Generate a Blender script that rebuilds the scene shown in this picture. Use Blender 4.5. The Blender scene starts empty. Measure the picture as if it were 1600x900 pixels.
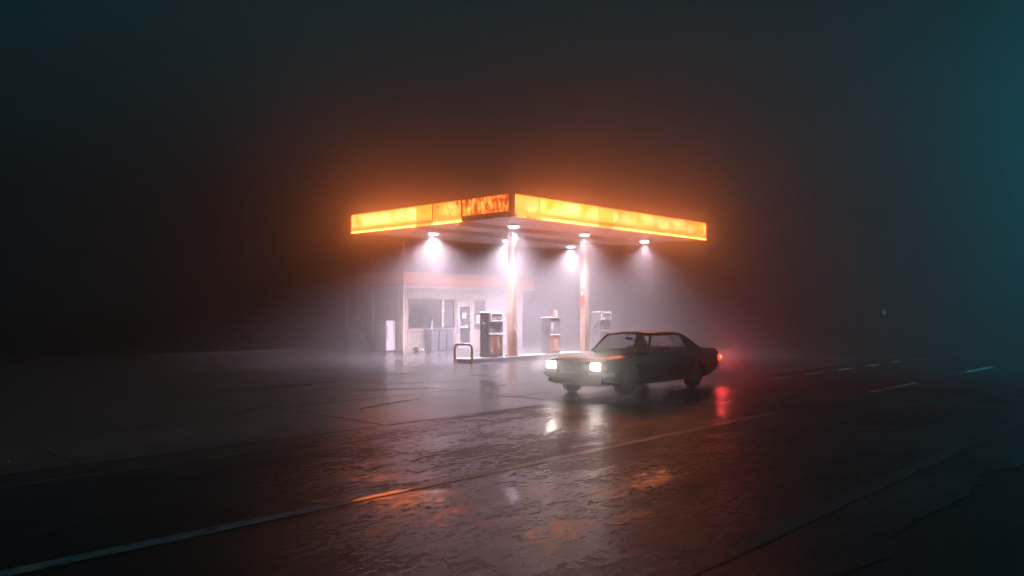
import bpy, bmesh, math, random
from mathutils import Vector, Matrix, noise
R = math.radians
random.seed(11)
sc = bpy.context.scene
C = sc.collection

# ------------------------------------------------------------------ camera, sky, exposure
cam_d = bpy.data.cameras.new('camera')
cam = bpy.data.objects.new('camera', cam_d); C.objects.link(cam)
cam_d.sensor_width = 36.0
cam_d.lens = 36.0 * 1257 / 1600
cam_d.shift_y = 34 / 1600
cam_d.clip_end = 2000
cam.location = (0, 0, 1.85)
cam.rotation_euler = (R(90), 0, R(43.19 - 90))
sc.camera = cam

W = bpy.data.worlds.new('World'); sc.world = W; W.use_nodes = True
wn = W.node_tree.nodes; wn.clear()
wo = wn.new('ShaderNodeOutputWorld'); wb = wn.new('ShaderNodeBackground')
sky = wn.new('ShaderNodeTexSky'); sky.sky_type = 'NISHITA'; sky.sun_disc = False
sky.sun_elevation = R(-6); sky.sun_rotation = R(200)
tint = wn.new('ShaderNodeMixRGB'); tint.blend_type = 'MIX'; tint.inputs[0].default_value = 0.9
tint.inputs[2].default_value = (0.008, 0.16, 0.21, 1)          # night fog, dark teal
W.node_tree.links.new(sky.outputs[0], tint.inputs[1])
W.node_tree.links.new(tint.outputs[0], wb.inputs[0])
wb.inputs[1].default_value = 0.24
W.node_tree.links.new(wb.outputs[0], wo.inputs[0])

vs = sc.view_settings
vs.view_transform = 'Standard'; vs.look = 'None'; vs.exposure = 0.0; vs.gamma = 1.0
vs.use_curve_mapping = False
cy = sc.cycles
cy.use_denoising = True
cy.use_adaptive_sampling = False
cy.max_bounces = 8; cy.diffuse_bounces = 2; cy.glossy_bounces = 3
cy.transmission_bounces = 4; cy.transparent_max_bounces = 8; cy.volume_bounces = 0
cy.sample_clamp_indirect = 20.0
cy.caustics_reflective = False; cy.caustics_refractive = False

HAZE_DENSITY = 0.0195          # wide-angle scatter of the fog
HAZE_G = 0.15
HAZE_FORWARD = 0.031          # tight forward lobe: the glow right round each lamp
HAZE_FORWARD_G = 0.94
DOWNLIGHT_W = 23500
HEAD_W = 2000
TEAL_W = 56000
FASCIA = 11.5

# ------------------------------------------------------------------ materials
def mat(name):
    m = bpy.data.materials.new(name); m.use_nodes = True
    nt = m.node_tree; nt.nodes.clear()
    out = nt.nodes.new('ShaderNodeOutputMaterial')
    return m, nt, out
def N(nt, t, **kw):
    n = nt.nodes.new(t)
    for k, v in kw.items():
        if k.startswith('i_'):
            n.inputs[k[2:].replace('_', ' ')].default_value = v
        else: setattr(n, k, v)
    return n
def L(nt, a, b): nt.links.new(a, b)
def ramp(nt, src, p0, p1, c0=(0,0,0,1), c1=(1,1,1,1)):
    r = nt.nodes.new('ShaderNodeValToRGB')
    r.color_ramp.elements[0].position = p0; r.color_ramp.elements[1].position = p1
    r.color_ramp.elements[0].color = c0; r.color_ramp.elements[1].color = c1
    nt.links.new(src, r.inputs[0]); return r.outputs[0]
def coords(nt, scale=(1,1,1), kind='Object', loc=(0,0,0)):
    t = nt.nodes.new('ShaderNodeTexCoord'); m = nt.nodes.new('ShaderNodeMapping')
    m.inputs['Scale'].default_value = scale; m.inputs['Location'].default_value = loc
    nt.links.new(t.outputs[kind], m.inputs[0]); return m.outputs[0]
def noise_t(nt, vec, scale, detail=4, rough=0.55, dist=0.0):
    n = nt.nodes.new('ShaderNodeTexNoise')
    n.inputs['Scale'].default_value = scale; n.inputs['Detail'].default_value = detail
    n.inputs['Roughness'].default_value = rough; n.inputs['Distortion'].default_value = dist
    nt.links.new(vec, n.inputs['Vector']); return n.outputs[0]
def mixc(nt, f, a, b, mode='MIX'):
    m = nt.nodes.new('ShaderNodeMixRGB'); m.blend_type = mode
    for i, x in ((0, f), (1, a), (2, b)):
        if hasattr(x, 'links'): nt.links.new(x, m.inputs[i])
        elif i == 0: m.inputs[0].default_value = x
        else: m.inputs[i].default_value = (*x, 1) if len(x) == 3 else x
    return m.outputs[0]
def mathn(nt, op, a, b=0.0):
    m = nt.nodes.new('ShaderNodeMath'); m.operation = op
    for i, x in ((0, a), (1, b)):
        if hasattr(x, 'links'): nt.links.new(x, m.inputs[i])
        else: m.inputs[i].default_value = x
    return m.outputs[0]
def bsdf(nt, out, color, rough=0.5, metal=0.0, normal=None, spec=0.5, coat=0.0):
    b = nt.nodes.new('ShaderNodeBsdfPrincipled')
    for k, x in (('Base Color', color), ('Roughness', rough), ('Metallic', metal)):
        if hasattr(x, 'links'): nt.links.new(x, b.inputs[k])
        else: b.inputs[k].default_value = (*x, 1) if k == 'Base Color' and len(x) == 3 else x
    b.inputs['Specular IOR Level'].default_value = spec
    b.inputs['Coat Weight'].default_value = coat
    b.inputs['Coat Roughness'].default_value = 0.10
    if normal is not None: nt.links.new(normal, b.inputs['Normal'])
    nt.links.new(b.outputs[0], out.inputs[0]); return b
def bump(nt, h, strength=0.3, dist=0.02, prev=None):
    b = nt.nodes.new('ShaderNodeBump'); b.inputs['Strength'].default_value = strength
    b.inputs['Distance'].default_value = dist; nt.links.new(h, b.inputs['Height'])
    if prev is not None: nt.links.new(prev, b.inputs['Normal'])
    return b.outputs[0]

def m_plain(name, col, rough=0.5, metal=0.0, var=0.25, scale=3.0, spec=0.5, coat=0.0, bmp=0.05):
    m, nt, out = mat(name); v = coords(nt)
    n = noise_t(nt, v, scale, 5, 0.6)
    dk = tuple(c * (1 - var) for c in col); lt = tuple(min(1, c * (1 + var)) for c in col)
    c = mixc(nt, ramp(nt, n, 0.3, 0.7), dk, lt)
    r = mathn(nt, 'ADD', mathn(nt, 'MULTIPLY', n, 0.2), max(0.0, rough - 0.1))
    bsdf(nt, out, c, r, metal, bump(nt, noise_t(nt, v, scale * 12, 3), bmp, 0.01), spec, coat)
    return m
def m_rusty(name, paint, amount=0.5, rough=0.5, streak=(6, 6, 0.7), seed=0.0, low=0.0):
    """painted steel with rust runs; amount 0..1; low>0 adds more rust towards local z = 0"""
    m, nt, out = mat(name)
    v = coords(nt, streak, loc=(seed, seed, seed)); v2 = coords(nt, (1,1,1), loc=(seed*2, 0, seed))
    n1 = noise_t(nt, v, 1.6, 6, 0.65, 0.4); n2 = noise_t(nt, v2, 2.2, 5, 0.6)
    s = mathn(nt, 'ADD', mathn(nt, 'MULTIPLY', n1, 0.6), mathn(nt, 'MULTIPLY', n2, 0.4))
    if low > 0:
        sep = nt.nodes.new('ShaderNodeSeparateXYZ'); L(nt, coords(nt), sep.inputs[0])
        g = mathn(nt, 'MULTIPLY', mathn(nt, 'SUBTRACT', 1.0, mathn(nt, 'MINIMUM', mathn(nt, 'DIVIDE', sep.outputs[2], low), 1.0)), 0.13)
        s = mathn(nt, 'ADD', s, g)
    t = 0.66 - 0.26 * amount
    k = ramp(nt, s, t, t + 0.09)
    k2 = ramp(nt, s, t - 0.09, t + 0.03)
    rustc = mixc(nt, noise_t(nt, v2, 25, 4), (0.08, 0.024, 0.008), (0.30, 0.11, 0.03))
    base = mixc(nt, mathn(nt, 'MULTIPLY', k2, 0.6), paint, (0.5, 0.30, 0.13))
    c = mixc(nt, k, base, rustc)
    r = mathn(nt, 'ADD', mathn(nt, 'MULTIPLY', k, 0.35), rough - 0.1)
    bsdf(nt, out, c, r, 0.0, bump(nt, k, 0.25, 0.004))
    return m
def m_emit(name, col, strength):
    m, nt, out = mat(name)
    e = N(nt, 'ShaderNodeEmission'); e.inputs[0].default_value = (*col, 1); e.inputs[1].default_value = strength
    L(nt, e.outputs[0], out.inputs[0]); return m
def m_lightbox(name, strength, col, dim, stain=0.0, uneven=0.5, seed=0.0, skip=1):
    """back-lit acrylic sign sheet: tubes behind make it uneven; stained sheets pass less light"""
    m, nt, out = mat(name)
    v = coords(nt, (1, 1, 1), loc=(seed, seed * 1.7, 0))
    n = noise_t(nt, v, 1.15, 1, 0.4, 0.0)
    f = ramp(nt, n, 0.34, 0.60)
    f = mixc(nt, 1 - uneven, f, (1, 1, 1))
    gs = nt.nodes.new('ShaderNodeSeparateXYZ'); L(nt, coords(nt, kind='Generated'), gs.inputs[0])
    edge = None                                   # the tubes stop short of each sheet's rim
    for ax in (0, 1, 2):
        d_ = mathn(nt, 'SUBTRACT', 0.5, mathn(nt, 'ABSOLUTE', mathn(nt, 'SUBTRACT', gs.outputs[ax], 0.5)))
        mr_ = nt.nodes.new('ShaderNodeMapRange'); mr_.interpolation_type = 'SMOOTHSTEP'
        mr_.inputs['From Min'].default_value = -0.12 if ax == 2 else -0.30; mr_.inputs['From Max'].default_value = 0.34 if ax == 2 else 0.16
        L(nt, d_, mr_.inputs['Value'])
        if ax == skip: continue
        edge = mr_.outputs[0] if edge is None else mathn(nt, 'MULTIPLY', edge, mr_.outputs[0])
    f = mixc(nt, 1.0, f, edge, 'MULTIPLY')
    colr = mixc(nt, f, dim, col)
    if stain > 0:
        vs_ = coords(nt, (9, 9, 1.5), loc=(seed, 3, 1))
        s = mathn(nt, 'ADD', mathn(nt, 'MULTIPLY', noise_t(nt, vs_, 1.4, 8, 0.75, 0.2), 0.6), mathn(nt, 'MULTIPLY', noise_t(nt, coords(nt, loc=(seed, 1, 2)), 5.0, 6, 0.7), 0.4))
        sep = nt.nodes.new('ShaderNodeSeparateXYZ'); L(nt, coords(nt), sep.inputs[0])
        k = ramp(nt, s, 0.58 - 0.13 * stain, 0.66 - 0.13 * stain)
        colr = mixc(nt, k, colr, (dim[0] * 0.10, dim[1] * 0.07, dim[2] * 0.10))
    e = nt.nodes.new('ShaderNodeEmission'); L(nt, colr, e.inputs[0]); e.inputs[1].default_value = strength
    g = nt.nodes.new('ShaderNodeBsdfPrincipled'); g.inputs['Base Color'].default_value = (0.5, 0.2, 0.05, 1)
    g.inputs['Roughness'].default_value = 0.3
    a = nt.nodes.new('ShaderNodeAddShader'); L(nt, e.outputs[0], a.inputs[0]); L(nt, g.outputs[0], a.inputs[1])
    L(nt, a.outputs[0], out.inputs[0]); return m
def m_glass(name, tint=(0.75, 0.8, 0.8), gl=(0.9, 0.9, 0.9), fac=0.12):
    m, nt, out = mat(name)
    t = N(nt, 'ShaderNodeBsdfTransparent'); t.inputs[0].default_value = (*tint, 1)
    g = N(nt, 'ShaderNodeBsdfGlossy'); g.inputs[0].default_value = (*gl, 1); g.inputs['Roughness'].default_value = 0.03
    fr = N(nt, 'ShaderNodeLayerWeight'); fr.inputs[0].default_value = 0.5
    f = mathn(nt, 'ADD', mathn(nt, 'MULTIPLY', mathn(nt, 'POWER', fr.outputs['Facing'], 4.0), 0.9), fac)
    mx = N(nt, 'ShaderNodeMixShader'); L(nt, f, mx.inputs[0]); L(nt, t.outputs[0], mx.inputs[1]); L(nt, g.outputs[0], mx.inputs[2])
    L(nt, mx.outputs[0], out.inputs[0]); return m

def m_wet(name, dark, light, r_wet, r_dry, wet_bias, fine, crack=0.0, stretch=(0.5, 1, 1), grain=0.008, pud=(0.34, 0.70)):
    """wet paving: aggregate relief, low wet spots that are smoother, cracks"""
    m, nt, out = mat(name)
    v = coords(nt); vst = coords(nt, stretch)
    big = noise_t(nt, vst, 0.55, 4, 0.55, 0.3)
    mid = noise_t(nt, vst, 2.0, 6, 0.65, 0.15)
    agg = noise_t(nt, v, fine, 2, 0.6)
    finem = noise_t(nt, coords(nt, (0.6, 1, 1)), 12.0, 9, 0.8, 0.0)
    wsum = mathn(nt, 'ADD', mathn(nt, 'MULTIPLY', big, 0.30), mathn(nt, 'ADD', mathn(nt, 'MULTIPLY', mid, 0.25), mathn(nt, 'MULTIPLY', finem, 0.45)))
    wet = ramp(nt, wsum, pud[0] - wet_bias, pud[1] - wet_bias)
    agg2 = noise_t(nt, v, fine * 0.4, 3, 0.7)
    colr = mixc(nt, ramp(nt, mathn(nt, 'ADD', mathn(nt, 'MULTIPLY', agg, 0.5), mathn(nt, 'MULTIPLY', agg2, 0.5)), 0.36, 0.66), dark, light)
    colr = mixc(nt, mathn(nt, 'MULTIPLY', wet, 0.45), colr, tuple(c * 0.6 for c in dark))
    colr = mixc(nt, ramp(nt, noise_t(nt, v, 0.23, 3), 0.4, 0.65), colr, mixc(nt, 0.35, colr, (0.0, 0.0, 0.0)))
    rough = mixc(nt, wet, (r_dry,) * 3, (r_wet,) * 3)
    dry = mathn(nt, 'SUBTRACT', 1.0, mathn(nt, 'MULTIPLY', wet, 0.98))
    h = mathn(nt, 'MULTIPLY', mathn(nt, 'ADD', mathn(nt, 'MULTIPLY', agg, 0.5), agg2), dry)
    nrm = bump(nt, mid, 0.11, 0.014)
    nrm = bump(nt, h, 0.9, grain, nrm)
    if crack > 0:
        vd = N(nt, 'ShaderNodeTexVoronoi', feature='DISTANCE_TO_EDGE'); vd.inputs['Scale'].default_value = crack
        wv = mixc(nt, 0.12, coords(nt), N(nt, 'ShaderNodeTexNoise').outputs[1], 'ADD')
        L(nt, wv, vd.inputs['Vector'])
        ck = ramp(nt, vd.outputs['Distance'], 0.004, 0.02)
        colr = mixc(nt, ck, tuple(c * 0.25 for c in dark), colr)
        nrm = bump(nt, ck, 0.8, 0.01, nrm)
    bsdf(nt, out, colr, rough, 0.0, nrm, 0.5)
    return m

M = {}
M['asphalt'] = m_wet('asphalt', (0.006, 0.006, 0.007), (0.070, 0.070, 0.072), 0.13, 0.55, 0.03, 32, grain=0.005, pud=(0.42, 0.58))
M['lot'] = m_wet('lot_concrete', (0.065, 0.063, 0.066), (0.19, 0.185, 0.19), 0.09, 0.40, 0.06, 36, 0.16, grain=0.005, pud=(0.40, 0.64))
M['patch'] = m_wet('tar_patch', (0.008, 0.008, 0.009), (0.025, 0.025, 0.026), 0.2, 0.5, 0.0, 60)
M['ground'] = m_wet('verge_ground', (0.015, 0.016, 0.014), (0.075, 0.072, 0.066), 0.22, 0.6, 0.0, 30, grain=0.012)
M['island'] = m_wet('island_concrete', (0.16, 0.155, 0.15), (0.30, 0.29, 0.28), 0.3, 0.6, 0.0, 40)
M['gravel'] = m_plain('wet_gravel', (0.34, 0.34, 0.34), 0.22, 0, 0.95, 30, 0.8)
M['puddle'] = m_plain('water_film', (0.010, 0.010, 0.011), 0.08, 0, 0.1, 2, 0.5, 0, 0.0)

def m_line(name, col, wear):
    m, nt, out = mat(name); v = coords(nt)
    n = noise_t(nt, v, 9, 6, 0.7); n2 = noise_t(nt, v, 1.3, 3)
    k = ramp(nt, mathn(nt, 'ADD', mathn(nt, 'MULTIPLY', n, 0.7), mathn(nt, 'MULTIPLY', n2, 0.3)), wear, wear + 0.14)
    c = mixc(nt, k, (0.03, 0.03, 0.032), col)
    bsdf(nt, out, c, mixc(nt, n2, (0.22,) * 3, (0.40,) * 3), 0, bump(nt, noise_t(nt, v, 60, 2), 0.2, 0.003))
    return m
M['line'] = m_line('road_paint', (0.75, 0.75, 0.72), 0.36)
M['line_worn'] = m_line('road_paint_worn', (0.22, 0.22, 0.21), 0.45)

M['cream'] = m_plain('cream_cladding', (0.42, 0.36, 0.29), 0.5, 0, 0.12, 2.0)
M['cream_trim'] = m_plain('cream_trim', (0.56, 0.50, 0.43), 0.45, 0, 0.1)
M['white_wall'] = m_plain('white_panel', (0.52, 0.49, 0.47), 0.5, 0, 0.08)
M['shop_orange'] = m_plain('orange_fascia', (0.74, 0.29, 0.085), 0.45, 0, 0.12, 1.2)
M['shop_red'] = m_plain('red_stripe', (0.45, 0.06, 0.03), 0.45, 0, 0.1)
M['roof'] = m_plain('roof_felt', (0.06, 0.06, 0.06), 0.8)
M['frame'] = m_plain('aluminium_frame', (0.60, 0.58, 0.58), 0.4, 0.2, 0.1)
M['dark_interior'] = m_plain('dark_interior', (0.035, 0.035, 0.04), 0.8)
M['shop_glass'] = m_glass('shop_glass', (0.55, 0.58, 0.6), (0.6, 0.6, 0.62), 0.05)
M['paper'] = m_plain('paper', (0.75, 0.73, 0.72), 0.8, 0, 0.12, 8)
M['poster'] = m_plain('poster', (0.55, 0.46, 0.40), 0.6, 0, 0.35, 5)
M['soffit'] = m_plain('soffit_sheet', (0.48, 0.45, 0.42), 0.5, 0, 0.15, 1.0)
M['steel_dark'] = m_plain('dark_steel', (0.06, 0.055, 0.05), 0.5, 0.3)
M['rust_frame'] = m_rusty('rusty_frame', (0.35, 0.16, 0.06), 0.75, 0.6)
M['pillar'] = m_rusty('rusty_white_pillar', (0.40, 0.37, 0.32), 0.40, 0.5, (9, 9, 0.7), 2.0, 2.6)
M['pump_white'] = m_rusty('pump_white', (0.72, 0.70, 0.69), 0.12, 0.4, seed=1)
M['pump_rust'] = m_rusty('pump_rusty_door', (0.70, 0.62, 0.50), 0.62, 0.5, (4, 4, 0.9), 5.0, 1.1)
M['pump_grey'] = m_rusty('pump_grey', (0.13, 0.135, 0.14), 0.10, 0.5, seed=3)
M['pump_mid'] = m_plain('pump_mid_grey', (0.28, 0.28, 0.29), 0.4, 0.1)
M['pump_orange'] = m_rusty('pump_orange', (0.62, 0.14, 0.05), 0.25, 0.45, seed=7)
M['dial'] = m_plain('dial_face', (0.08, 0.08, 0.085), 0.25)
M['digits'] = m_plain('dial_digits', (0.70, 0.68, 0.66), 0.4)
M['rubber'] = m_plain('black_rubber', (0.016, 0.016, 0.017), 0.55)
M['hoop'] = m_rusty('hoop_paint', (0.40, 0.27, 0.15), 0.45, 0.45, seed=4)
M['fridge'] = m_rusty('fridge_enamel', (0.78, 0.76, 0.76), 0.08, 0.3, seed=6)
M['ice'] = m_rusty('cabinet_grey', (0.24, 0.24, 0.25), 0.2, 0.5, seed=8)
M['bin'] = m_plain('bin_blue_grey', (0.09, 0.10, 0.12), 0.5, 0, 0.2)
M['tarp'] = m_plain('dark_tarpaulin', (0.022, 0.022, 0.028), 0.75, 0, 0.3)
M['bag'] = m_plain('pale_plastic', (0.7, 0.68, 0.66), 0.4)
M['pole'] = m_rusty('galvanised_pole', (0.5, 0.47, 0.44), 0.15, 0.45, seed=9)
M['sign_red'] = m_plain('sign_red', (0.55, 0.12, 0.07), 0.5, 0, 0.2)
# car
M['paint'] = m_plain('dark_car_paint', (0.008, 0.009, 0.010), 0.40, 0.0, 0.1, 3, 0.2, 1.0, 0.0)
M['chrome'] = m_plain('chrome', (0.62, 0.62, 0.62), 0.14, 1.0, 0.05, 3, 0.5, 0, 0.0)
M['car_black'] = m_plain('car_black', (0.012, 0.012, 0.012), 0.5)
M['seat'] = m_plain('car_seat', (0.035, 0.033, 0.033), 0.6)
M['car_glass'] = m_glass('car_glass', (0.84, 0.86, 0.86), (1, 1, 1), 0.04)
M['tyre'] = m_plain('tyre', (0.018, 0.018, 0.018), 0.6)
M['rim'] = m_plain('rim', (0.22, 0.22, 0.23), 0.3, 0.8)
M['head'] = m_emit('headlight_lens', (1.0, 0.88, 0.80), 75)
M['tail'] = m_emit('tail_lens_lit', (1.0, 0.03, 0.02), 8)
M['tail_core'] = m_emit('tail_bulb', (1.0, 0.22, 0.08), 14)
M['indicator'] = m_plain('amber_lens', (0.55, 0.20, 0.03), 0.2)
M['lamp_lens'] = m_emit('downlight_lens', (0.90, 0.84, 1.0), 55)
M['lamp_body'] = m_plain('lamp_housing', (0.45, 0.44, 0.44), 0.4, 0.3)
M['far_lens'] = m_emit('far_lamp_lens', (0.8, 0.95, 1.0), 0.4)
M['teal_lens'] = m_emit('street_lamp_lens', (0.15, 0.85, 1.0), 20)

# ------------------------------------------------------------------ mesh helpers
class MB:
    def __init__(s): s.v = []; s.f = []
    def add(s, vs_, fs):
        b = len(s.v); s.v += [tuple(p) for p in vs_]; s.f += [tuple(i + b for i in f) for f in fs]; return s
    def box(s, x0, x1, y0, y1, z0, z1):
        return s.add([(x0,y0,z0),(x1,y0,z0),(x1,y1,z0),(x0,y1,z0),(x0,y0,z1),(x1,y0,z1),(x1,y1,z1),(x0,y1,z1)],
                     [(0,3,2,1),(4,5,6,7),(0,1,5,4),(1,2,6,5),(2,3,7,6),(3,0,4,7)])
    def ring(s, rings, close_u=True, caps=True):
        n = len(rings[0]); b = len(s.v)
        for r in rings: s.v += [tuple(p) for p in r]
        for i in range(len(rings) - 1):
            for j in range(n if close_u else n - 1):
                k = (j + 1) % n
                s.f.append((b + i*n + j, b + i*n + k, b + (i+1)*n + k, b + (i+1)*n + j))
        if caps:
            s.f.append(tuple(b + j for j in reversed(range(n))))
            s.f.append(tuple(b + (len(rings)-1)*n + j for j in range(n)))
        return s
    def tube(s, pts, r, n=10, caps=True):
        pts = [Vector(p) for p in pts]; rings = []
        up = Vector((0, 0, 1))
        for i, p in enumerate(pts):
            d = (pts[min(i+1, len(pts)-1)] - pts[max(i-1, 0)]).normalized()
            u = d.cross(up if abs(d.z) < 0.95 else Vector((1, 0, 0))).normalized()
            if i and u.dot(pu) < 0 and abs(u.dot(pu)) > .3: u = -u
            pu = u
            w = u.cross(d)
            rr = r[i] if isinstance(r, (list, tuple)) else r
            rings.append([p + (u*math.cos(2*math.pi*k/n) + w*math.sin(2*math.pi*k/n)) * rr for k in range(n)])
        return s.ring(rings, True, caps)
    def lathe(s, prof, c, axis='z', n=24, caps=True):
        """prof: list of (radius, height along the axis)"""
        rings = []
        for r, h in prof:
            rg = []
            for k in range(n):
                a = 2*math.pi*k/n; p, q = r*math.cos(a), r*math.sin(a)
                if axis == 'z': rg.append((c[0]+p, c[1]+q, c[2]+h))
                elif axis == 'y': rg.append((c[0]+p, c[1]+h, c[2]-q))
                else: rg.append((c[0]+h, c[1]+p, c[2]+q))
            rings.append(rg)
        return s.ring(rings, True, caps)
    def slab(s, pts, th):
        """planar polygon given thickness along its normal (behind it)"""
        P = [Vector(p) for p in pts]; n = (P[1]-P[0]).cross(P[2]-P[0]).normalized()
        Q = [p - n*th for p in P]; m = len(P)
        fs = [tuple(range(m)), tuple(reversed(range(m, 2*m)))]
        fs += [(i, m+i, m+(i+1) % m, (i+1) % m) for i in range(m)]
        return s.add([*P, *Q], fs)
    def build(s, name, material, parent=None, origin=None, bevel=0.0, smooth=False, kind=None, seg=1):
        off = Vector(origin) if origin is not None else Vector((0, 0, 0))
        if parent is not None:
            p = parent
            while p.parent is not None: p = p.parent
            off = Vector(p['_o']) if '_o' in p else Vector((0,0,0))
        me = bpy.data.meshes.new(name)
        me.from_pydata([Vector(p) - off for p in s.v], [], s.f)
        bm = bmesh.new(); bm.from_mesh(me)
        bmesh.ops.recalc_face_normals(bm, faces=bm.faces)
        if bevel > 0:
            es = [e for e in bm.edges if e.is_manifold and e.calc_face_angle(0) > 0.6]
            bmesh.ops.bevel(bm, geom=es, offset=bevel, segments=seg, profile=0.6, affect='EDGES', clamp_overlap=True)
        if smooth:
            for f in bm.faces: f.smooth = True
            for e in bm.edges:
                if e.is_manifold and e.calc_face_angle(0) > 0.6: e.smooth = False
        bm.to_mesh(me); bm.free()
        me.materials.append(M[material] if isinstance(material, str) else material)
        o = bpy.data.objects.new(name, me); C.objects.link(o)
        if parent is not None: o.parent = parent
        else: o.location = off
        if kind: o['kind'] = kind
        return o
def tag(o, label, cat, group=None):
    o['label'] = label; o['category'] = cat
    if group: o['group'] = group
    return o
def thing(name, loc, label, cat, group=None):
    o = bpy.data.objects.new(name, None); C.objects.link(o); o.location = loc
    o.empty_display_size = 0.2; o['_o'] = tuple(loc)
    return tag(o, label, cat, group)
def bx(*a): return MB().box(*a)
def light(name, typ, loc, parent, energy, color, target=None, radius=0.05, spot=90, blend=0.5):
    d = bpy.data.lights.new(name, typ); d.energy = energy; d.color = color
    d.shadow_soft_size = radius
    if typ == 'SPOT': d.spot_size = R(spot); d.spot_blend = blend
    o = bpy.data.objects.new(name, d); C.objects.link(o)
    off = Vector(parent['_o']) if parent else Vector((0,0,0))
    o.location = Vector(loc) - off
    if target is not None:
        o.rotation_euler = (Vector(target) - Vector(loc)).to_track_quat('-Z', 'Y').to_euler()
    if parent: o.parent = parent
    return o

# ------------------------------------------------------------------ ground, road, forecourt
def sheet(name, x0, x1, y0, y1, z, material, nx=1, ny=1, kind='structure', parent=None):
    mb = MB()
    for j in range(ny + 1):
        for i in range(nx + 1):
            mb.v.append((x0 + (x1-x0)*i/nx, y0 + (y1-y0)*j/ny, z))
    for j in range(ny):
        for i in range(nx):
            a = j*(nx+1)+i; mb.f.append((a, a+1, a+nx+2, a+nx+1))
    return mb.build(name, material, parent, kind=kind)
sheet('ground', -400, 600, -400, 600, -0.03, 'ground')
rd = MB(); xx = -120.0
while xx <= 300:
    near = -20 < xx < 60
    e = 2.15 + (0.28*noise.noise(Vector((xx*.45, 3.1, 0))) + 0.12*noise.noise(Vector((xx*2.1, 7.7, 0))) + 0.05*noise.noise(Vector((xx*7.0, 1.7, 0))) if near else 0)
    rd.v += [(xx, e, 0.0), (xx, 10.3, 0.0)]; xx += 0.12 if near else 4.0
rd.f = [(2*i, 2*i+2, 2*i+3, 2*i+1) for i in range(len(rd.v)//2 - 1)]
road = rd.build('road', 'asphalt', None, kind='structure')
lot = sheet('forecourt', -12, 60, 10.3, 31.6, 0.004, 'lot')
sheet('road_shoulder', -120, 300, -6.0, 2.9, -0.006, 'ground')

def strip(name, x0, x1, yc, w, z, material, parent, jitter=0.0, step=0.35):
    n = max(2, int((x1-x0)/step)); mb = MB(); rnd = random.Random(int(x0*97 + yc*31))
    for i in range(n+1):
        x = x0 + (x1-x0)*i/n
        mb.v += [(x, yc - w/2 + rnd.uniform(-jitter, jitter), z), (x, yc + w/2 + rnd.uniform(-jitter, jitter), z)]
    mb.f = [(2*i, 2*i+2, 2*i+3, 2*i+1) for i in range(n)]
    return mb.build(name, material, parent)
# centre line: a long stretch then dashes; edge lines
strip('centre_line', -14, 4.55, 6.45, 0.17, 0.004, 'line', road, 0.008)
strip('centre_line', 5.35, 13.9, 6.45, 0.15, 0.004, 'line', road, 0.022, 0.2)
x = 18.6
while x < 75:
    strip('lane_dash', x, x + 3.3, 6.5, 0.15, 0.004, 'line', road, 0.006); x += 8.0
strip('edge_line', -20, 6.2, 9.6, 0.13, 0.004, 'line_worn', road, 0.012)
x = 20.2
while x < 60:
    strip('edge_dash', x, x + 1.3, 9.6, 0.14, 0.004, 'line', road, 0.006); x += 2.3
strip('edge_line', -14, 12.4, 3.0, 0.20, 0.004, 'line_worn', road, 0.012)
strip('edge_line', 14.0, 60, 3.0, 0.18, 0.004, 'line_worn', road, 0.012)

def blob(name, cx, cy_, rx, ry, z, material, parent, seed, n=36, rot=0.0, rough=0.35):
    rnd = random.Random(seed); ph = [rnd.uniform(0, 6.28) for _ in range(6)]
    mb = MB(); mb.v.append((cx, cy_, z))
    for k in range(n):
        a = 2*math.pi*k/n
        r = 1 + rough*(0.5*math.sin(2*a+ph[0]) + 0.35*math.sin(3*a+ph[1]) + 0.3*math.sin(5*a+ph[2]) + 0.22*math.sin(9*a+ph[3]) + 0.15*math.sin(13*a+ph[4]))
        p, q = rx*r*math.cos(a), ry*r*math.sin(a)
        mb.v.append((cx + p*math.cos(rot) - q*math.sin(rot), cy_ + p*math.sin(rot) + q*math.cos(rot), z))
    for k in range(n): mb.f.append((0, 1+k, 1+(k+1) % n))
    return mb.build(name, material, parent)
# puddle on the centre line that mirrors the canopy
blob('puddle', 4.97, 6.43, 0.36, 0.055, 0.008, 'puddle', road, 3, rough=0.3)
for i, (px_, py_, rx, ry, rt) in enumerate([(9.9, 12.6, .55, .10, .3), (11.6, 14.9, .7, .16, -.4), (7.4, 13.6, .45, .12, .7), (13.6, 15.6, .6, .10, -.2), (10.4, 17.2, .8, .22, .5),
        (14.4, 18.6, .6, .12, -.5), (15.9, 16.4, .45, .06, 0), (3.0, 14.2, .8, .22, .9), (1.4, 13.6, .9, .14, -.5), (5.3, 13.0, .5, .10, .1)]):
    blob('tar_patch', px_, py_, rx, ry, 0.008 + 0.0004*i, 'patch', lot, 80+i, rot=rt, rough=0.9)
for yy in (13.6, 17.4, 21.9, 26.4): strip('slab_joint', -10, 44, yy, 0.035, 0.0075, 'patch', lot, 0.006, 0.5)
def cross_joint(x):
    mb = MB(); rnd = random.Random(int(x*10)); n = 40
    for i in range(n+1):
        y = 10.35 + 21.2*i/n; o_ = rnd.uniform(-.006, .006)
        mb.v += [(x-.017+o_, y, .0079), (x+.017+o_, y, .0079)]
    mb.f = [(2*i, 2*i+1, 2*i+3, 2*i+2) for i in range(n)]
    mb.build('slab_joint', 'patch', lot)
for xx in (-5.5, -1.0, 3.5, 8.0, 12.5, 17.0, 31.5, 36.0): cross_joint(xx)
# forecourt apron joint line and low kerb along the back
strip('pale_joint', 15.2, 22.0, 24.9, 0.12, 0.0085, 'line_worn', lot, 0.01)
kerb = MB()
for k in range(26):
    kerb.box(-12 + k*1.25, -12 + k*1.25 + 1.235, 31.6, 31.78, -0.03, 0.13)
kerb.build('kerb', 'lot', None, kind='structure', bevel=0.02)

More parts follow.
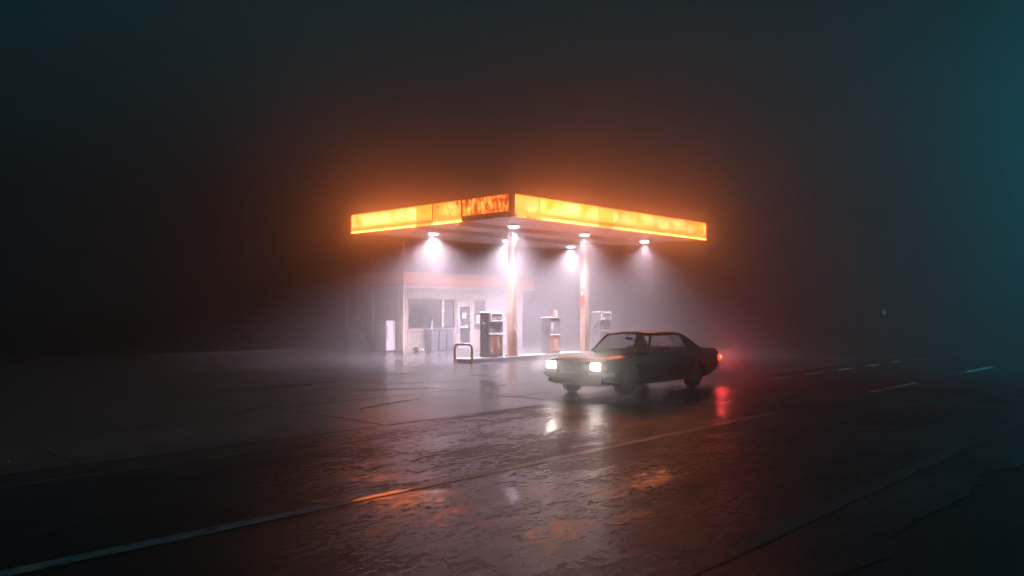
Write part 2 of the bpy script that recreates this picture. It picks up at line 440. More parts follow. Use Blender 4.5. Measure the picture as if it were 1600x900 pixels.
# gravel and broken glass along the road edges
def gravel(name, areas, label, seed):
    rnd = random.Random(seed); mb = MB()
    for (x0, x1, y0, y1, z, n, s0, s1) in areas:
        for _ in range(n):
            cx, cy2 = rnd.uniform(x0, x1), rnd.triangular(y0, y1); s = s0 + (s1-s0)*rnd.random()**3
            rot = Matrix.Rotation(rnd.uniform(0, 6.28), 3, 'Z') @ Matrix.Rotation(rnd.uniform(0, 3), 3, 'X')
            vs_ = [rot @ Vector(p) * s for p in ((1.2,0,0),(-1.1,0,0),(0,.9,0),(0,-1,0),(0,0,.7),(0,0,-.7))]
            mb.add([(v.x*rnd.uniform(.8,1.2)+cx, v.y+cy2, max(v.z, -.3*s)+z+.2*s) for v in vs_],
                   [(0,2,4),(2,1,4),(1,3,4),(3,0,4),(2,0,5),(1,2,5),(3,1,5),(0,3,5)])
    o = mb.build(name, 'gravel', None, kind='stuff'); o['label'] = label; o['category'] = 'gravel'
    return o
gravel('gravel', [(-6, 6.6, 10.4, 12.2, 0.006, 2200, .003, .009), (-5, 7.5, 10.6, 12.4, .006, 260, .008, .022)], 'loose wet gravel glinting along the far road edge', 5)
gravel('gravel', [(5, 22, .6, 2.3, -.004, 1500, .004, .014)], 'loose wet gravel glinting on the near road shoulder', 6)

# pump island
isl = MB()
pts = []
IX0, IX1, IY0, IY1 = 19.08, 28.6, 20.02, 20.92
for cx, cy2, a0 in ((IX0+.44, IY0+.44, 180), (IX1-.44, IY0+.44, 270), (IX1-.44, IY1-.44, 0), (IX0+.44, IY1-.44, 90)):
    for k in range(7):
        a = R(a0 + 90*k/6); pts.append((cx + .44*math.cos(a), cy2 + .44*math.sin(a)))
isl.ring([[(p[0], p[1], 0.0) for p in pts], [(p[0], p[1], .15) for p in pts]])
isl.build('pump_island', 'island', None, kind='structure', bevel=0.02, seg=2)

# ------------------------------------------------------------------ canopy
CX0, CX1, CY0, CY1, CZ0, CZ1 = 18.7, 30.85, 17.55, 26.2, 4.83, 5.58
can = thing('canopy', (21.2, 20.25, 0.15), 'forecourt canopy with glowing orange fascia on rusty white pillars', 'canopy')
bx(CX0+.12, CX1-.12, CY0+.12, CY1-.12, CZ0+.12, CZ1-.10).build('roof_deck', 'roof', can)
ny = 13; w = (CY1-CY0-.2)/ny
for k in range(ny):
    y0 = CY0 + .1 + k*w
    bx(CX0+.1, CX1-.1, y0+.012, y0+w-.012, CZ0+.06, CZ0+.10 + .004*(k % 2)).build('soffit_plank', 'soffit', can)
for y in (CY0+2.7, CY0+5.0):
    bx(CX0+.1, CX1-.1, y-.09, y+.09, CZ0-.10, CZ0+.055).build('beam', 'soffit', can)
lb = {}; lbx = {}
lb['bright'] = m_lightbox('lightbox_bright', FASCIA*1.9, (1.0, 0.205, 0.065), (0.50, 0.100, 0.006), 0, 1.0, 1)
lb['mid'] = m_lightbox('lightbox_mid', FASCIA*1.8, (1.0, 0.20, 0.06), (0.35, 0.070, 0.005), 0, 1.0, 4)
lb['dim'] = m_lightbox('lightbox_dim', FASCIA*1.1, (1.0, 0.20, 0.025), (0.8, 0.13, 0.012), 0, 1.0, 6)
lb['stain'] = m_lightbox('lightbox_stained', FASCIA*2.0, (1.0, 0.24, 0.03), (0.9, 0.15, 0.012), 0.35, 1.0, 8)
lb['rust'] = m_lightbox('lightbox_rusted', FASCIA*1.7, (1.0, 0.24, 0.03), (0.8, 0.14, 0.012), 0.95, 1.0, 3)
lb['stripe'] = m_lightbox('lightbox_stripe', FASCIA*1.0, (1.0, 0.17, 0.03), (0.75, 0.11, 0.02), 0, 1.0, 5)
lb['strip_dim'] = m_lightbox('lightbox_stripe_dim', FASCIA*0.45, (1.0, 0.17, 0.03), (0.75, 0.11, 0.02), 0, 1.0, 5)
lb['tube'] = m_lightbox('lightbox_edge_tube', FASCIA*2.4, (1.0, 0.34, 0.08), (1.0, 0.22, 0.03), 0, 0.6, 7)
for k_, a_ in (('bright', (FASCIA*1.9, (1.0, 0.205, 0.065), (0.50, 0.100, 0.006), 0, 1.0, 2, 0)), ('dim', (FASCIA*1.1, (1.0, 0.20, 0.025), (0.8, 0.13, 0.012), 0, 1.0, 6, 0)),
               ('stain', (FASCIA*1.3, (1.0, 0.21, 0.04), (0.6, 0.10, 0.008), 0.62, 1.0, 8, 0)), ('rust', (FASCIA*1.2, (1.0, 0.24, 0.03), (0.8, 0.14, 0.012), 1.15, 1.0, 3, 0))):
    lbx[k_] = m_lightbox('lightbox_side_' + k_, *a_)
# left side (faces -x): y positions of the joints seen from far end to the corner
lefts = [(26.2, 24.95, 'bright'), (24.95, 23.65, 'bright'), (23.65, 22.25, 'bright'), (22.25, 21.35, 'dim'), (21.35, 19.85, 'stain'), (19.85, 17.68, 'rust')]
zs = CZ0 + .185
for y1, y0, k in lefts:
    mb = bx(CX0-.03, CX0+.03, y0+.008, y1-.008, zs, CZ1-.03)
    fp = mb.build('fascia_panel', lbx[k], can)
    if k == 'rust': fp['label'] = 'rust-stained dark fascia panel'
    if k != 'rust':
        bx(CX0-.035, CX0+.03, y0, y1, CZ0+.075, zs-.004).build('fascia_stripe', lb['strip_dim' if k in ('dim',) else 'stripe'], can)
        if k != 'dim' or True:
            bx(CX0-.05, CX0+.03, y0, y1, CZ0+.0, CZ0+.065).build('edge_tube', lb['dim' if k == 'dim' else 'tube'], can)
    else:
        bx(CX0-.035, CX0+.03, y0, y1, CZ0+.0, zs-.004).build('rusty_rail', 'rust_frame', can)
rights = [(18.82, 20.05, 'mid'), (20.05, 21.0, 'bright'), (21.0, 22.2, 'bright'), (22.2, 23.2, 'bright'), (23.2, 24.1, 'dim'), (24.1, 25.4, 'mid'),
          (25.4, 26.5, 'bright'), (26.5, 27.5, 'mid'), (27.5, 28.3, 'mid'), (28.3, 29.2, 'mid'), (29.2, 30.1, 'mid'), (30.1, 30.85, 'bright')]
for i, (x0, x1, k) in enumerate(rights):
    bx(x0+.008, x1-.008, CY0-.03, CY0+.03, zs, CZ1-.03).build('fascia_panel', lb[k], can)
    bx(x0, x1, CY0-.035, CY0+.03, CZ0+.075, zs-.004).build('fascia_stripe', lb['strip_dim' if k == 'dim' else 'stripe'], can)
    bx(x0, x1, CY0-.05, CY0+.03, CZ0, CZ0+.065).build('edge_tube', lb['rust' if i == 0 else ('dim' if k == 'dim' else 'tube')], can)
bx(CX1-.03, CX1+.03, CY0+.04, CY1-.04, CZ0, zs-.004).build('lower_rail', 'rust_frame', can)
bx(CX0+.04, CX1-.04, CY1-.03, CY1+.03, CZ0, zs-.004).build('lower_rail', 'rust_frame', can)
# back and far sides of the sign box, corner posts, top rails
bx(CX1-.03, CX1+.03, CY0+.04, CY1-.04, zs, CZ1-.03).build('fascia_panel', lb['mid'], can)
bx(CX0+.04, CX1-.04, CY1-.03, CY1+.03, zs, CZ1-.03).build('fascia_panel', lb['mid'], can)
for x, y in ((CX0, CY0), (CX1, CY0), (CX0, CY1), (CX1, CY1)):
    bx(x-.06, x+.075 if x == CX0 else x+.05, y-.06, y+.10 if y == CY0 else y+.05, CZ0-.012, CZ1+.012).build('corner_post', 'rust_frame', can)
bx(CX0-.045, CX0+.045, CY0+.11, CY1-.06, CZ1-.028, CZ1+.008).build('top_rail', 'rust_frame', can)
bx(CX0+.085, CX1-.06, CY0-.045, CY0+.045, CZ1-.028, CZ1+.008).build('top_rail', 'rust_frame', can)
bx(CX0-.045, CX0-.031, 19.82, 19.88, CZ0, CZ1-.03).build('joint_strip', 'rust_frame', can)
bx(CX0-.041, CX0-.031, 21.33, 21.37, CZ0+.08, CZ1-.03).build('joint_strip', 'rust_frame', can)
# pillars
for i, (px_, py_) in enumerate(((21.63, 20.3), (25.95, 20.3))):
    p = bx(px_-.135, px_+.135, py_-.135, py_+.135, .15, CZ0+.06).build('pillar', 'pillar', can, bevel=0.015)
    bx(px_-.19, px_+.19, py_-.19, py_+.19, .15, .175).build('base_plate', 'rust_frame', p)
    for sx in (-.16, .16):
        for sy in (-.16, .16):
            MB().lathe([(.018, 0), (.018, .03)], (px_+sx, py_+sy, .175), n=6).build('bolt', 'steel_dark', p)
    MB().box(px_-.22, px_+.22, py_-.05, py_+.05, CZ0-.32, CZ0+.05).build('bracket', 'soffit', p)
    if i == 1:
        sg = bx(px_-.165, px_-.137, py_-.11, py_+.13, 2.0, 2.72).build('notice_board', 'sign_red', p)
        bx(px_-.172, px_-.166, py_-.06, py_+.08, 2.42, 2.6).build('notice', 'poster', sg)

# downlights under the canopy
k = 0
DL = [(20.65, 19.3, 'under the nearest corner of the canopy'), (24.8, 19.4, 'under the canopy above the farther rusty pillar'), (29.0, 19.45, 'under the right end of the canopy'),
      (20.5, 23.4, 'under the left end of the canopy before the kiosk'), (24.7, 23.45, 'under the canopy just behind the nearer pillar'), (29.0, 23.5, 'at the back of the canopy between the two pillars')]
for x, y, wh in DL:
    t = thing('canopy_light', (x, y, CZ0+.06), 'round white downlight ' + wh, 'light', 'downlights under the canopy')
    MB().lathe([(.12, 0), (.21, -.03), (.225, -.10), (.20, -.115)], (x, y, CZ0+.058), n=24).build('housing', 'lamp_body', t, smooth=True)
    MB().lathe([(.185, -.116), (.17, -.15), (.09, -.17)], (x, y, CZ0+.058), n=24).build('lens', 'lamp_lens', t, smooth=True)
    light('downlight_lamp', 'SPOT', (x, y, CZ0-.14), t, DOWNLIGHT_W*(0.48 if y < 21 else 1.15), (0.99, 0.80, 0.98), (x, y, 0), 0.12, 132 if y < 21 else 148, 1.0)

# ------------------------------------------------------------------ kiosk
KX0, KX1, KY0, KY1, KH = 22.43, 30.1, 27.59, 32.6, 2.95
kio = thing('kiosk', (KX0, KY0, 0), 'cream corrugated kiosk with orange fascia, dark shop window and glass door', 'kiosk')
wins = [(22.74, 25.47, 1.0, 2.36), (25.63, 26.63, 0.0, 2.18), (26.8, 27.5, .9, 2.34)]
wall = MB()
def wall_run(x0, x1, z0, z1): wall.box(x0, x1, KY0, KY0+.12, z0, z1)
xs = [KX0]; 
prev = KX0
for (a, b, z0, z1) in wins:
    wall_run(prev, a, 0, KH); 
    if z0 > 0: wall_run(a, b, 0, z0)
    wall_run(a, b, z1, KH); prev = b
wall_run(prev, KX1, 0, KH)
wall.box(KX0, KX0+.12, KY0+.121, KY1, 0, KH); wall.box(KX1-.12, KX1, KY0+.121, KY1, 0, KH); wall.box(KX0+.121, KX1-.121, KY1-.12, KY1, 0, KH)
wall.build('wall', 'cream', kio)
rib = MB()
x = KX0 + .14
while x < 25.6:
    spans = [(0.05, KH-.1)]
    for (a, b, z0, z1) in wins:
        if a - .06 < x < b + .06: spans = ([(0.05, z0-.06)] if z0 > .2 else []) + [(z1+.06, KH-.1)]
    for z0, z1 in spans: rib.box(x-.032, x+.032, KY0-.022, KY0-.001, z0, z1)
    x += .13
y = KY0 + .16
while y < KY1 - .05:
    rib.box(KX0-.022, KX0-.001, y-.032, y+.032, .05, KH-.1); y += .13
rib.build('corrugation', 'cream', kio, kind='stuff')
bx(27.62, KX1+.003, KY0-.012, KY0-.001, .1, KH-.08).build('plain_panel', 'white_wall', kio)
bx(KX0-.035, KX0+.09, KY0-.035, KY0-.023, 0, KH-.1).build('corner_trim', 'cream_trim', kio)
bx(KX0-.037, KX0-.024, KY0-.022, KY0+.09, 0, KH-.1).build('corner_trim', 'cream_trim', kio)
bx(KX1-.09, KX1+.035, KY0-.03, KY0-.013, 0, KH-.1).build('corner_trim', 'cream_trim', kio)
# fascia round the roof
fb = bx(KX0-.35, KX1+.5, KY0-.42, KY0-.30, 3.0, 3.5).build('fascia', 'shop_orange', kio, bevel=.01)
bx(KX0-.352, KX1+.502, KY0-.43, KY0-.298, 2.90, 2.997).build('stripe', 'shop_red', fb)
bx(KX0-.354, KX1+.504, KY0-.44, KY0-.296, 2.82, 2.897).build('lower_edge', 'cream_trim', fb)
fs = bx(KX0-.35, KX0-.23, KY0-.297, KY1+.3, 3.0, 3.5).build('fascia', 'shop_orange', kio)
bx(KX0-.36, KX0-.228, KY0-.295, KY1+.3, 2.90, 2.997).build('stripe', 'shop_red', fs)
bx(KX0-.37, KX0-.226, KY0-.293, KY1+.3, 2.82, 2.897).build('lower_edge', 'cream_trim', fs)
rf = bx(KX0-.225, KX1+.45, KY0-.29, KY1+.3, 2.952, 3.30).build('roof', 'roof', kio)
bx(KX0+.4, KX0+.9, KY0+1.2, KY0+1.7, 3.302, 3.62).build('roof_vent', 'pole', rf)
# shop window
w1 = MB(); a, b, z0, z1 = wins[0]
for (p, q, r, s_) in ((a, b, z0, z0+.05), (a, b, z1-.05, z1), (a, a+.05, z0+.05, z1-.05), (b-.05, b, z0+.05, z1-.05)):
    w1.box(p, q, KY0-.03, KY0+.05, r, s_)
wo_ = w1.build('window', 'steel_dark', kio)
bx(24.66, 24.80, KY0-.034, KY0+.05, z0+.052, z1-.052).build('mullion', 'cream_trim', wo_)
bx(a+.05, 24.66, KY0+.01, KY0+.018, z0+.05, z1-.05).build('pane', 'shop_glass', wo_)
bx(24.80, b-.05, KY0+.01, KY0+.018, z0+.05, z1-.05).build('pane', 'shop_glass', wo_)
bx(a-.06, b+.04, KY0-.08, KY0-.031, z0-.05, z0-.002).build('sill', 'cream_trim', wo_)
for (p, q, r, s_, mm) in ((24.84, 25.12, 1.08, 1.62, 'paper'), (25.14, 25.38, 1.12, 1.40, 'paper'), (24.86, 25.36, 1.66, 1.80, 'paper'), (25.15, 25.37, 1.43, 1.62, 'poster'), (24.40, 24.62, 1.35, 1.85, 'poster')):
    bx(p, q, KY0+.022, KY0+.026, r, s_).build('poster', mm, wo_)
# door
a, b, z0, z1 = wins[1]
d = MB()
for (p, q, r, s_) in ((a, a+.07, 0, z1), (b-.07, b, 0, z1), (a+.071, b-.071, z1-.07, z1)): d.box(p, q, KY0-.05, KY0+.06, r, s_)
dfr = d.build('door_frame', 'frame', kio)
d = MB()
for (p, q, r, s_) in ((a+.08, a+.17, .02, z1-.08), (b-.17, b-.08, .02, z1-.08), (a+.171, b-.171, .02, .30), (a+.171, b-.171, z1-.16, z1-.08)): d.box(p, q, KY0-.03, KY0+.02, r, s_)
door = d.build('door', 'frame', kio)
bx(a+.172, b-.172, KY0-.008, KY0, .301, z1-.161).build('pane', 'shop_glass', door)
bx(a+.10, a+.15, KY0-.10, KY0-.031, .95, 1.35).build('handle', 'frame', door, bevel=.01)
bx(25.97, 26.23, KY0-.014, KY0-.010, 1.44, 1.72).build('notice', 'paper', door)
for (p, q, r, s_) in ((25.82, 25.98, .98, 1.10), (26.0, 26.12, 1.0, 1.06), (26.14, 26.32, 1.0, 1.16), (25.84, 25.92, 1.2, 1.3)):
    bx(p, q, KY0-.014, KY0-.010, r, s_).build('sticker', 'paper', door)
bx(25.66, 25.75, KY0-.066, KY0-.051, 1.05, 1.40).build('sign_plate', 'paper', dfr)
# small window
a, b, z0, z1 = wins[2]; w2 = MB()
for (p, q, r, s_) in ((a, b, z0, z0+.05), (a, b, z1-.05, z1), (a, a+.05, z0+.05, z1-.05), (b-.05, b, z0+.05, z1-.05)): w2.box(p, q, KY0-.025, KY0+.05, r, s_)
wo2 = w2.build('window', 'steel_dark', kio)
bx(a+.05, b-.05, KY0+.01, KY0+.018, z0+.05, z1-.05).build('pane', 'shop_glass', wo2)
bx(a+.06, b-.12, KY0-.03, KY0-.026, 1.2, 1.60).build('poster', 'paper', wo2)
# dark room behind the glass
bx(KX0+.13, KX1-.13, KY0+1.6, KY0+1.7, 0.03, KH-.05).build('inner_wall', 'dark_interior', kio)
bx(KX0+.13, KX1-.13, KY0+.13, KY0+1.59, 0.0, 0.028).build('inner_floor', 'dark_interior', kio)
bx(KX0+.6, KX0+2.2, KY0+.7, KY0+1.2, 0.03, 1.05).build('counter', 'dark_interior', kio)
bx(KX0+.10, KX0+.16, KY0-.06, KY0-.024, 1.88, 1.98).build('junction_box', 'steel_dark', kio)
MB().lathe([(.05, 0), (.05, .06), (.02, .09)], (26.35, KY0-.09, 2.42), 'y', 10).build('door_lamp', 'steel_dark', kio)

# vent pipes beside and behind the kiosk
def vent_pipe(x, y, h, r, label):
    t = thing('vent_pipe', (x, y, 0), label, 'pipe', 'vent pipes by the kiosk')
    MB().tube([(x, y, 0), (x, y, h)], r, 10).build('pipe', 'pole', t, smooth=True)
    MB().lathe([(r+.01, 0), (r+.05, .05), (r+.05, .10), (.01, .17)], (x, y, h), n=10).build('cap', 'pole', t)
    for z in (0.9, 2.1): bx(x-.02, x+.2, y-.02, y+.02, z, z+.04).build('bracket', 'pole', t)
vent_pipe(22.2, 29.5, 4.3, .055, 'tall pale vent pipe against the side wall of the kiosk')
vent_pipe(22.2, 31.5, 2.35, .04, 'short pale pipe at the far left end of the kiosk')
t = thing('vent_pipe', (23.1, 28.4, 3.30), 'thin pale pipe rising above the left end of the kiosk roof', 'pipe', 'vent pipes by the kiosk')
MB().tube([(23.1, 28.4, 3.302), (23.1, 28.4, 4.9)], .05, 10).build('pipe', 'pole', t, smooth=True)
MB().lathe([(.06, 0), (.10, .05), (.10, .10), (.01, .17)], (23.1, 28.4, 4.9), n=10).build('cap', 'pole', t)

# things along the kiosk walls
fr = thing('fridge', (22.05, 28.3, 0), 'upright white-fronted fridge with dark side standing by the kiosk side wall', 'fridge')
bx(21.78, 22.28, 28.0, 28.62, .05, 1.38).build('cabinet', 'ice', fr, bevel=.02)
bx(21.785, 22.275, 27.955, 27.997, .92, 1.37).build('door', 'fridge', fr, bevel=.012)
bx(21.785, 22.275, 27.955, 27.997, .07, .90).build('door', 'fridge', fr, bevel=.012)
bx(21.82, 21.85, 27.92, 27.953, .97, 1.15).build('handle', 'steel_dark', fr); bx(21.82, 21.85, 27.92, 27.953, .6, .85).build('handle', 'steel_dark', fr)
bx(21.765, 21.779, 28.08, 28.56, .80, 1.22).build('side_panel', 'poster', fr, bevel=.004)
bx(21.82, 22.24, 28.05, 28.57, 0.004, .049).build('plinth', 'steel_dark', fr)
# tarp covered heap
tp = MB(); n = 26; m = 18
for j in range(m+1):
    for i in range(n+1):
        u, v = i/n*2-1, j/m*2-1
        e = max(0, 1 - (abs(u)**2.6))**.6 * max(0, 1 - abs(v)**3)**.6
        h = .95*e*(.62 + .38*math.sin(u*2.2+1.1)) + .30*noise.noise(Vector((u*3, v*3, 1)))*e
        fold = .015*math.sin(u*9+v*4)*e
        tp.v.append((21.45 + u*.75 + fold*.6, 30.0 + v*.75 + fold, .006 + max(0, h)))
for j in range(m):
    for i in range(n):
        a = j*(n+1)+i; tp.f.append((a, a+1, a+n+2, a+n+1))
hp = tp.build('covered_heap', 'tarp', None, origin=(0,0,0), smooth=True); tag(hp, 'dark tarpaulin draped over a heap left of the kiosk', 'heap')
# three bins under the shop window
for i in range(3):
    x0 = 23.52 + i*.47; lab = ['leftmost', 'middle', 'rightmost'][i]
    b_ = thing('storage_bin', (x0+.22, 27.2, 0), lab + ' of three dark bins lined up under the shop window', 'bin', 'bins under the shop window')
    mb = MB(); mb.ring([[(x0+.03, 27.0, .03), (x0+.41, 27.0, .03), (x0+.41, 27.42, .03), (x0+.03, 27.42, .03)],
                        [(x0, 26.96, .92), (x0+.44, 26.96, .92), (x0+.44, 27.46, .92), (x0, 27.46, .92)]])
    mb.build('body', 'bin', b_, bevel=.025, seg=2)
    bx(x0-.01, x0+.45, 26.94, 27.48, .922, .985).build('lid', 'bin', b_, bevel=.015)
    bx(x0+.06, x0+.38, 27.43, 27.5, .004, .029).build('foot', 'rubber', b_)
    bx(x0+.12, x0+.32, 26.92, 26.939, .93, .96).build('handle', 'rubber', b_)
cone = thing('marker_cone', (23.75, 27.2, .985), 'small pale cone standing on the leftmost bin', 'cone')
MB().lathe([(.035, .03), (.012, .42), (.012, .44)], (23.75, 27.2, .985), n=14).build('body', 'bag', cone, smooth=True)
bx(23.66, 23.84, 27.11, 27.29, .985, 1.013).build('base', 'bag', cone, bevel=.008)
# litter by the wall
def crumple(name, c, s, material, label, seed):
    rnd = random.Random(seed); bm = bmesh.new(); bmesh.ops.create_icosphere(bm, subdivisions=3, radius=1)
    mb = MB(); bm.verts.ensure_lookup_table()
    for v in bm.verts:
        d = 1 + .45*noise.noise(v.co*1.9 + Vector((seed, 0, 0))) + .2*noise.noise(v.co*5 + Vector((0, seed, 0)))
        mb.v.append((c[0]+v.co.x*s[0]*d, c[1]+v.co.y*s[1]*d, max(c[2], c[2] + s[2]*.8 + v.co.z*s[2]*d)))
    mb.f = [tuple(v.index for v in f.verts) for f in bm.faces]; bm.free()
    return tag(mb.build(name, material, None, origin=c), label, 'bag')
crumple('rubbish_bag', (22.85, 27.22, .006), (.17, .14, .12), 'tarp', 'small dark rubbish bag at the foot of the kiosk wall', 3)
crumple('rubbish_bag', (22.98, 27.0, .006), (.12, .09, .08), 'bag', 'crumpled pale plastic bag at the foot of the kiosk wall', 9)
crumple('paper_scrap', (23.1, 26.2, .006), (.10, .07, .02), 'paper', 'pale paper scrap on the forecourt before the kiosk', 12)['category'] = 'litter'

# ------------------------------------------------------------------ fuel pumps
def pump(x0, y0, label, style, W_=.74):
    """front faces -y; x0,y0 near left corner"""
    D_ = .44; x1, y1, zb = x0+W_, y0+D_, .151
    t = thing('fuel_pump', (x0+W_/2, y0+D_/2, zb), label, 'fuel pump', 'fuel pumps on the island')
    bx(x0, x0+.06, y0-.005, y1, zb, zb+1.585).build('side_panel', 'pump_grey', t, bevel=.008)
    bx(x1-.05, x1, y0+.01, y1, zb, zb+1.585).build('side_panel', 'pump_grey', t, bevel=.008)
    bx(x0+.062, x1-.052, y0+.06, y1-.02, zb, zb+1.55).build('core', 'pump_grey', t)
    bx(x0-.008, x1+.008, y0-.02, y1+.01, zb+1.587, zb+1.62).build('top', 'pump_white', t, bevel=.008)
    bx(x0+.062, x1-.052, y0+.002, y0+.058, zb, zb+.10).build('plinth', 'pump_grey', t)
    bd = bx(x0+.062, x1-.03, y0-.012, y0+.058, zb+.105, zb+.80).build('lower_door', 'pump_rust' if style == 'white' else 'pump_orange', t, bevel=.01)
    bx(x0+.05, x1-.02, y0-.03, y0+.058, zb+.803, zb+.845).build('ledge', 'pump_white', t, bevel=.006)
    bx(x1-.13, x1-.10, y0-.025, y0-.013, zb+.45, zb+.55).build('lock', 'steel_dark', bd)
    if style == 'white':
        hd = MB()
        a, b, z0, z1 = x0+.062, x1+.006, zb+1.27, zb+1.585
        for (p, q, r, s_) in ((a, b, z0, z0+.06), (a, b, z1-.05, z1), (a, a+.07, z0+.06, z1-.05), (b-.07, b, z0+.06, z1-.05)): hd.box(p, q, y0-.05, y0+.058, r, s_)
        h = hd.build('display_frame', 'pump_white', t, bevel=.008)
        bx(a+.07, b-.07, y0-.02, y0+.05, z0+.06, z1-.05).build('dial', 'dial', h)
        for (p, q, r, s_) in ((a+.12, a+.30, z0+.09, z0+.19), (a+.36, a+.56, z0+.10, z0+.20)):
            bx(p, q, y0-.026, y0-.021, r, s_).build('counter', 'digits', h)
        for q in range(3): bx(a+.14+.05*q, a+.17+.05*q, y0-.030, y0-.027, z0+.115, z0+.165).build('digit', 'dial', h)
        for q in range(3): bx(a+.385+.055*q, a+.42+.055*q, y0-.030, y0-.027, z0+.125, z0+.175).build('digit', 'dial', h)
        bx(x0+.10, x0+.25, y0+.03, y0+.058, zb+.90, zb+1.10).build('notice', 'poster', t)
        bx(x0+.28, x0+.58, y0+.045, y0+.058, zb+.86, zb+1.26).build('recess_panel', 'pump_mid', t)
        bx(x0+.60, x1-.055, y0+.02, y0+.058, zb+.86, zb+1.26).build('post', 'pump_mid', t)
    else:
        bx(x0+.062, x1-.052, y0-.006, y0+.058, zb+.85, zb+1.40).build('upper_panel', 'pump_mid', t, bevel=.008)
        bx(x0+.09, x0+.21, y0-.014, y0-.007, zb+.95, zb+1.38).build('price_strip', 'digits', t)
        sg = bx(x0+.36, x0+.66, y0+.12, y0+.18, zb+1.64, zb+1.95).build('sign', 'sign_red', t, bevel=.015)
        bx(x0+.40, x0+.62, y0+.112, y0+.119, zb+1.68, zb+1.91).build('sign_face', 'digits', sg)
        MB().lathe([(.075, 0), (.075, -.006)], (x0+.51, y0+.1115, zb+1.795), 'y', 16).build('sign_ring', 'sign_red', sg)
        MB().lathe([(.042, 0), (.042, -.006)], (x0+.51, y0+.105, zb+1.795), 'y', 16).build('sign_dot', 'digits', sg)
        bx(x0+.47, x0+.55, y0+.13, y0+.17, zb+1.621, zb+1.64).build('sign_stem', 'steel_dark', sg)
        bx(x0+.28, x0+.48, y0-.02, y0-.013, zb+.3, zb+.62).build('label_plate', 'poster', bd)
    # nozzle and hose on the left side
    nz = MB(); nz.box(x0-.07, x0-.002, y0+.12, y0+.26, zb+1.02, zb+1.22); nb = nz.build('nozzle_holder', 'pump_grey', t, bevel=.01)
    n2 = MB(); n2.tube([(x0-.06, y0+.05, zb+1.22), (x0-.075, y0+.15, zb+1.14), (x0-.075, y0+.24, zb+1.02), (x0-.075, y0+.22, zb+.92)], [.014, .022, .03, .024], 8)
    n2.build('nozzle', 'chrome', t, smooth=True)
    hs = []
    for q in range(25):
        s_ = q/24
        hs.append((x0-.075 - .16*math.sin(math.pi*s_)**1.2, y0+.22 - .10*s_, zb + .92 - .87*math.sin(math.pi*min(1, s_*1.0)/2)**.9 if s_ < .999 else zb+.05))
    MB().tube(hs, .017, 8).build('hose', 'rubber', t, smooth=True)
    bx(x0-.03, x0-.002, y0+.10, y0+.20, zb+.72, zb+.80).build('hose_clip', 'chrome', t)
    return t
pump(20.28, 20.18, 'white and grey fuel pump with rusty door beside the nearer pillar', 'white')
pump(23.66, 20.22, 'grey and orange fuel pump with a square sign on top, between the pillars', 'orange', .68).scale = (0.95, 0.95, 0.87)
pump(26.85, 20.20, 'pale fuel pump half hidden behind the dark car', 'white')

# hoop guard at the island end
hp_ = thing('hoop_guard', (19.02, 20.15, 0), 'bent tube hoop guard in worn paint at the end of the pump island', 'guard rail')
A_, B_ = Vector((18.95, 20.50, 0)), Vector((19.10, 19.80, 0)); ux = (B_-A_).normalized(); wd = (B_-A_).length
arc = [A_, A_+Vector((0, 0, .30)), A_+Vector((0, 0, .52))]
for q in range(1, 7):
    a = R(90*q/6); arc.append(A_ + ux*.14*(1-math.cos(a)) + Vector((0, 0, .52 + .14*math.sin(a))))
for q in range(7):
    a = R(90*q/6); arc.append(A_ + ux*(wd-.14+.14*math.sin(a)) + Vector((0, 0, .52 + .14*math.cos(a))))
arc += [B_+Vector((0, 0, .30)), B_]
MB().tube(arc, .045, 12).build('hoop', 'hoop', hp_, smooth=True)
for p in (A_, B_): bx(p.x-.08, p.x+.08, p.y-.08, p.y+.08, .006, .02).build('foot_plate', 'rust_frame', hp_)

# ------------------------------------------------------------------ the car (local: front towards -x, axles at x = -1.39 and 1.39)
car = thing('car', (15.565, 10.72, 0.004), 'dark two-door saloon with headlights on driving past the pumps', 'car')
car['_o'] = (0, 0, 0)
def lerp(tab, x):
    if x <= tab[0][0]: return tab[0][1]
    for (a, p), (b, q) in zip(tab, tab[1:]):
        if x <= b:
            s = (x-a)/(b-a); s = s*s*(3-2*s)*.5 + s*.5
            return p + (q-p)*s
    return tab[-1][1]
HW = [(-2.24, .80), (-2.18, .85), (-1.9, .875), (-1.2, .895), (.2, .90), (1.5, .895), (2.2, .86), (2.46, .83), (2.52, .78)]
BELT = [(-2.24, .74), (-2.19, .78), (-1.9, .815), (-1.2, .855), (-.6, .89), (.6, .895), (1.2, .925), (1.7, .925), (2.3, .905), (2.46, .88), (2.52, .82)]
SILL = [(-2.24, .40), (-2.15, .36), (-1.8, .27), (-1.0, .22), (1.0, .22), (1.9, .28), (2.4, .40), (2.52, .46)]
AX = (-1.39, 1.39); RA = .375
def zbot(x):
    z = lerp(SILL, x)
    for a in AX:
        if abs(x-a) < RA: z = max(z, .31 + math.sqrt(RA*RA-(x-a)**2)*(1 if a < 0 else .93))
    return z
def ysh(x, z):
    hw, zb = lerp(HW, x), lerp(BELT, x)
    t = (z-.22)/(zb-.22)
    prof = [(0, .925), (.18, .955), (.45, .99), (.62, 1.0), (.74, .995), (.86, .975), (.95, .945), (1.0, .90)]
    return hw*lerp(prof, t)
sx_ = sorted(set([round(-2.24 + 4.76*i/74, 3) for i in range(75)] + [round(a + RA*math.cos(R(q)), 3) for a in AX for q in range(0, 181, 12)]))
NR = 11
for side in (-1, 1):
    mb = MB()
    for x in sx_:
        z0, z1 = zbot(x), lerp(BELT, x)
        for j in range(NR+1):
            z = z0 + (z1-z0)*j/NR
            mb.v.append((x, side*ysh(x, z), z))
    n = NR+1
    for i in range(len(sx_)-1):
        for j in range(NR): mb.f.append((i*n+j, (i+1)*n+j, (i+1)*n+j+1, i*n+j+1))
    mb.build('body_side', 'paint', car, smooth=True)
